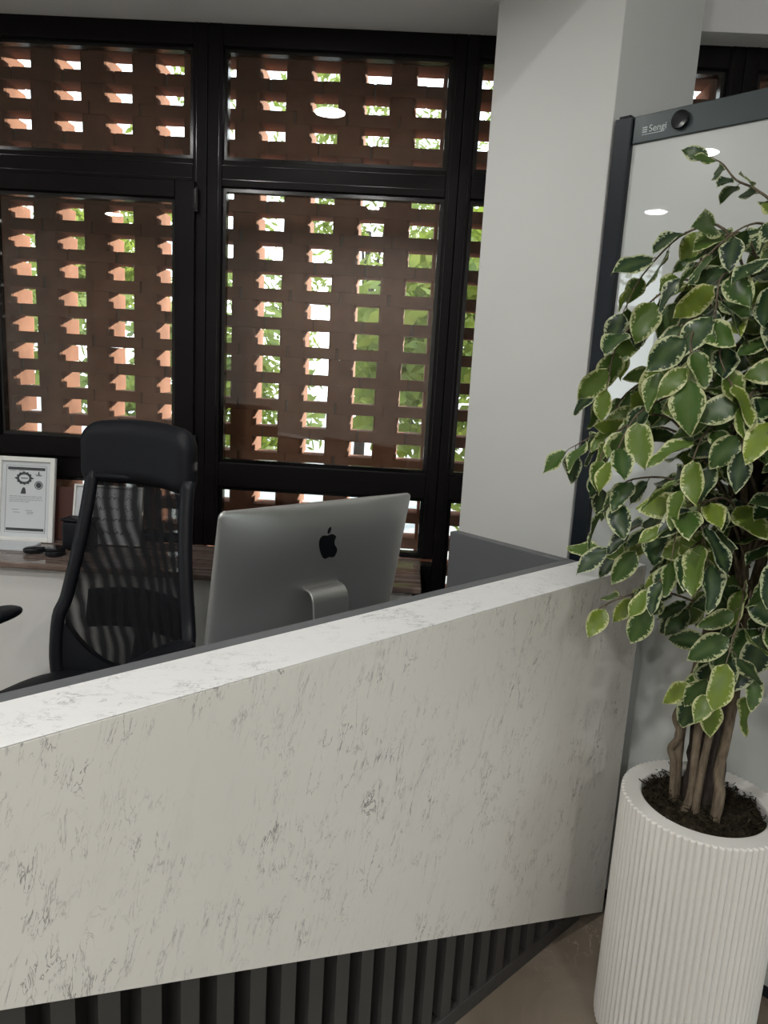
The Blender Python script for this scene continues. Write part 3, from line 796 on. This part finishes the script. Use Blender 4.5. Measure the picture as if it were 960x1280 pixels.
# foliage: twigs + leaves
branch = MB(); fol = MB(); E_, T_, R_ = [], [], []
rf = random.Random(11)
def leaf_at(p, d, nrm, L, wd, tone, fold, curl):
    d = d.normalized(); x = nrm.cross(d)
    if x.length < 1e-4: x = d.orthogonal()
    x.normalize(); n = d.cross(x).normalized()*1.0
    if n.dot(nrm) < 0: n = -n
    nt, nw = 10, 5; b = len(fol.v); vs = []
    tipw = plant_M @ (p + d*L); basew = plant_M @ p
    for q in (tipw, basew):
        rel = q-A
        if rel.x*S2+rel.y*S2 > .042: return
        if rel.x*S2-rel.y*S2 < .03 and q.z < 1.11: return
    for j in range(nt):
        t = j/(nt-1)
        prof = max(0, math.sin(PI*min(1, (t**.78))))**.8
        if t > .86: prof *= (1-(t-.86)/.14)**.6 if t < 1 else 0
        for i in range(nw):
            s = 2*i/(nw-1)-1
            wav = .05*math.sin(t*9+s*2+tone*20)*L*abs(s)
            v = p + d*(L*t) + x*(s*prof*wd) + n*(abs(s)*prof*wd*fold - curl*L*t*t + wav)
            vs.append(v); E_.append(max(abs(s), 1-min(1, (1-t)*6)*.9 if t > .8 else 0, .0)); T_.append(tone); R_.append(1.0 if i == nw//2 else 0.0)
    fol.add(vs, [(j*nw+i, j*nw+i+1, (j+1)*nw+i+1, (j+1)*nw+i) for j in range(nt-1) for i in range(nw-1)])
VIEW = Vector((0,-1,0))
plant_M = Matrix.Translation(PC) @ Matrix.Rotation(math.atan2(Lv.y, Lv.x), 4, 'Z')
def twig(pts, r0=.0032, r1=.0012, step=.030, L=(.066,.098), start=.15, m=6, dens=1.0):
    Q = cr(pts, m); n = len(Q)
    for q in Q:
        rel = plant_M @ q - A
        if rel.x*S2+rel.y*S2 > .06: return
        if rel.x*S2-rel.y*S2 < .01 and rel.z < 1.09: return
    branch.tube(Q, [r0+(r1-r0)*i/(n-1) for i in range(n)], 6, caps=False)
    acc = 0; side = rf.choice((-1,1)); tot = sum((Q[i+1]-Q[i]).length for i in range(n-1)); run = 0
    for i in range(n-1):
        seg_ = Q[i+1]-Q[i]; run += seg_.length; acc += seg_.length
        if run < tot*start: acc = 0; continue
        if acc > step or i == n-2:
            acc = 0; side = -side
            if rf.random() > dens: continue
            t = seg_.normalized(); ax = t.cross(Vector((0,0,1)))
            if ax.length < .1: ax = Vector((1,0,0))
            ax.normalize(); ang = rf.uniform(-.9,.9)
            out = (ax*side*math.cos(ang) + t.cross(ax)*math.sin(ang)*.6)
            d = (t*.55 + out*.75 + Vector((0,0,-.45)) + Vector((rf.gauss(0,.25),rf.gauss(0,.25),rf.gauss(0,.2)))).normalized()
            if i == n-2: d = (t + Vector((0,0,-.2))).normalized()
            pet = Q[i+1] + d*rf.uniform(.008,.018)
            branch.tube([Q[i+1], Q[i+1]*.5+pet*.5+Vector((0,0,.002)), pet], .0009, 4, caps=False)
            nr = (VIEW*rf.uniform(.5,1.1) + Vector((0,0,1))*rf.uniform(.2,.9) + Vector((rf.gauss(0,.6),rf.gauss(0,.35),rf.gauss(0,.45)))).normalized()
            ll = rf.uniform(*L)
            leaf_at(pet, d, nr, ll, ll*rf.uniform(.26,.34), min(1, max(0, rf.betavariate(.9,1.1))), rf.uniform(.05,.4), rf.uniform(-.02,.25))
# twigs that shape the visible left outline
guided = [
 [(.02,.0,1.80),(-.03,-.02,1.90),(-.07,-.03,1.935),(-.108,-.03,1.955),(-.135,-.03,1.985),(-.150,-.03,1.995)],
 [(.0,.0,1.60),(-.10,-.06,1.84),(-.18,-.08,1.85),(-.25,-.10,1.77),(-.28,-.10,1.70)],
 [(-.02,.0,1.50),(-.14,-.10,1.74),(-.22,-.12,1.72),(-.28,-.14,1.62),(-.29,-.14,1.55)],
 [(-.02,.0,1.42),(-.16,-.02,1.66),(-.26,-.02,1.66),(-.315,-.02,1.60),(-.325,-.02,1.53)],
 [(-.02,-.02,1.36),(-.15,.04,1.56),(-.24,.06,1.56),(-.30,.06,1.50),(-.31,.06,1.42)],
 [(-.02,-.02,1.30),(-.16,-.10,1.48),(-.25,-.12,1.46),(-.29,-.12,1.40),(-.285,-.12,1.34)],
 [(-.02,.0,1.28),(-.14,.0,1.44),(-.25,.02,1.455),(-.33,.02,1.43),(-.385,.02,1.395)],
 [(-.02,.0,1.16),(-.10,-.03,1.24),(-.19,-.04,1.25),(-.24,-.04,1.215),(-.27,-.04,1.18)],
 [(-.02,.0,1.12),(-.10,.02,1.18),(-.19,.03,1.19),(-.27,.03,1.165),(-.325,.03,1.13)],
 [(-.02,-.01,1.05),(-.075,-.02,1.088),(-.16,-.03,1.10),(-.235,-.03,1.066),(-.29,-.03,1.02)],
 [(-.0,.0,1.20),(-.08,-.10,1.30),(-.15,-.14,1.28),(-.19,-.15,1.22)],
 [(-.0,.0,1.10),(-.06,-.08,1.18),(-.12,-.11,1.16),(-.15,-.12,1.10)],
 [(-.0,-.02,1.10),(.01,-.08,1.12),(-.01,-.11,1.06),(-.02,-.12,.98),(-.015,-.12,.93)],
 [(.0,-.02,1.0),(-.03,-.07,1.02),(-.045,-.09,.97),(-.05,-.09,.92)],
 [(.02,-.02,1.08),(.05,-.08,1.10),(.06,-.11,1.03),(.055,-.12,.95)],
 [(.02,-.02,1.2),(.06,-.12,1.26),(.07,-.16,1.2),(.06,-.17,1.10)],
 [(.02,-.02,1.25),(.10,-.10,1.32),(.14,-.14,1.25),(.15,-.15,1.14)],
 [(.02,.0,1.0),(.10,-.02,1.06),(.16,-.02,1.02),(.2,-.02,.95)],
]
twig(guided[0], step=.019, L=(.05,.066), start=.42)
for g in guided[1:]: twig(g, step=.027)
# the body of the crown
def crown_ok(p):
    x, y, z = p
    if z > 1.90 - 1.6*x*x*6 + .03 and x < 0: return False
    return True
made = 0; tries = 0
while made < 82 and tries < 900:
    tries += 1
    zz = rf.uniform(1.12, 1.90); a = rf.uniform(0, 2*PI)
    rmax = .34*math.sqrt(max(.05, 1-((zz-1.48)/.50)**2))
    rr = rmax*math.sqrt(rf.uniform(.12,1))
    cx = .055
    e = Vector((cx+rr*math.cos(a), rr*math.sin(a)*.9, zz))
    # keep gaps low on the left
    if zz < 1.28 and e.x < -.05: continue
    if e.x < -.24 or (e.x < -.12 and rf.random() < .5): continue
    b0_ = Vector((cx*.4+rf.gauss(0,.02), rf.gauss(0,.02), max(1.08, zz-rf.uniform(.12,.24))))
    mid = b0_.lerp(e, .55) + Vector((0,0,rf.uniform(.06,.12)))
    end = e + Vector((math.cos(a)*.05, math.sin(a)*.05, -rf.uniform(.05,.11)))
    twig([b0_, mid, e, end], step=.026, start=.38); made += 1
# front-facing fill so that the crown reads dense
for _ in range(26):
    zz = rf.uniform(1.25, 1.86); x = rf.uniform(-.16, .26); w_ = math.sqrt(max(0, 1-((zz-1.5)/.46)**2))
    if abs(x-.05) > .30*w_: continue
    b0_ = Vector((.02, -.02, zz-.14)); e = Vector((x, -.22*w_-.06, zz)); mid = b0_.lerp(e, .5)+Vector((0,0,.07))
    twig([b0_, mid, e, e+Vector((rf.gauss(0,.03), -.03, -.08))], step=.026, start=.4)
br_o = branch.build('branches', M_stem, plant, smooth=True)
fol.attr = {'edge': E_, 'tone': T_, 'rib': R_}
fo_o = fol.build('foliage', M_leaf, plant, smooth=True, fix=False)
tag(fo_o, 'green leaves with cream edges')

# ------------------------------------------------------------------ ceiling lights
def downlight(x, y, z, power, label, r=.075):
    D = empty('downlight', (x, y, z)); tag(D, label, 'ceiling light', 'round recessed downlights')
    mb = MB(); mb.lathe([(r,-.001),(r+.014,-.002),(r+.015,-.006),(r+.010,-.009),(r,-.006)], 40); mb.build('rim', M_white_plastic, D, smooth=True)
    mb = MB(); mb.lathe([(.0005,-.004),(r,-.004),(r,-.002)], 40); mb.build('diffuser', M_lamp, D)
    ld = bpy.data.lights.new('downlight_lamp', 'AREA'); ld.shape = 'DISK'; ld.size = r*1.8; ld.energy = power; ld.color = (1,.985,.955)
    lo = bpy.data.objects.new('downlight_lamp', ld); COL.objects.link(lo); lo.parent = D; lo.location = (0,0,-.011)
LP = 5
downlight(-1.154, 1.371, ZC, LP, 'round lit downlight in the low ceiling above the office chair')
downlight(-2.461, 1.177, ZC, LP, 'round lit downlight in the low ceiling left of the chair')
downlight(-2.485, -.717, ZC, LP, 'round lit downlight in the low ceiling near the left wall window')
downlight(-.434, 2.0, ZC, LP, 'round lit downlight in the low ceiling nearest the middle window')
LH = 36
downlight(-1.642, -2.052, ZH, LH, 'round lit downlight in the high ceiling toward the back left')
downlight(-.53, -3.06, ZH, LH, 'round lit downlight in the high ceiling near the back shopfront')
downlight(-.75, -.35, ZH, LH, 'unseen downlight added to brighten the ledge, in the high ceiling above the near end of the desk')  # added lamp, brightens the ledge top from overhead
downlight(1.3, -2.4, ZH, LH, 'unseen downlight added for more overhead light, in the high ceiling near the right glazing')  # another added lamp, fills in light from the high ceiling

# ------------------------------------------------------------------ sun, sky
sl = bpy.data.lights.new('sun', 'SUN'); sl.energy = 16.0; sl.angle = math.radians(1.0); sl.color = (1,.93,.82)
so = bpy.data.objects.new('sun', sl); COL.objects.link(so); so.location = (6, 8, 12)
so.rotation_euler = Vector((-.62, -.80, -.24)).to_track_quat('-Z', 'Y').to_euler()
wd = bpy.data.worlds.new('sky'); sc.world = wd; wd.use_nodes = True; t = NT(wd); t.b = None
bg = t.n['Background']; tc = t.node('ShaderNodeTexCoord'); sx = t.node('ShaderNodeSeparateXYZ'); t.link(tc.outputs['Generated'], sx.inputs[0])
c = t.ramp(sx.outputs['Z'], [(0, (.92,.95,.97)), (.35, (.86,.93,1.0)), (1, (.62,.79,1.0))]); t.link(c, bg.inputs['Color']); bg.inputs['Strength'].default_value = 6.0

# ------------------------------------------------------------------ camera
cam = bpy.data.cameras.new('camera'); co = bpy.data.objects.new('camera', cam); COL.objects.link(co)
R_w = [[0.9977935, 0.0363461, 0.0555625], [0.0614428, -0.1883634, -0.9801755], [-0.0251596, 0.9814266, -0.1901809]]
M3 = Matrix((R_w[0], [-v for v in R_w[1]], [-v for v in R_w[2]])).transposed()
co.matrix_world = Matrix.Translation((0, 0, 1.55)) @ M3.to_4x4()
cam.sensor_fit = 'VERTICAL'; cam.sensor_height = 24; cam.lens = 920/1280*24; cam.clip_start = .02; cam.clip_end = 200
sc.camera = co
sc.view_settings.view_transform = 'Standard'; sc.view_settings.look = 'None'; sc.view_settings.gamma = 1; sc.view_settings.use_curve_mapping = False
sc.view_settings.exposure = -0.14
sc.cycles.use_denoising = True; sc.cycles.max_bounces = 10; sc.cycles.transparent_max_bounces = 16; sc.cycles.sample_clamp_indirect = 8
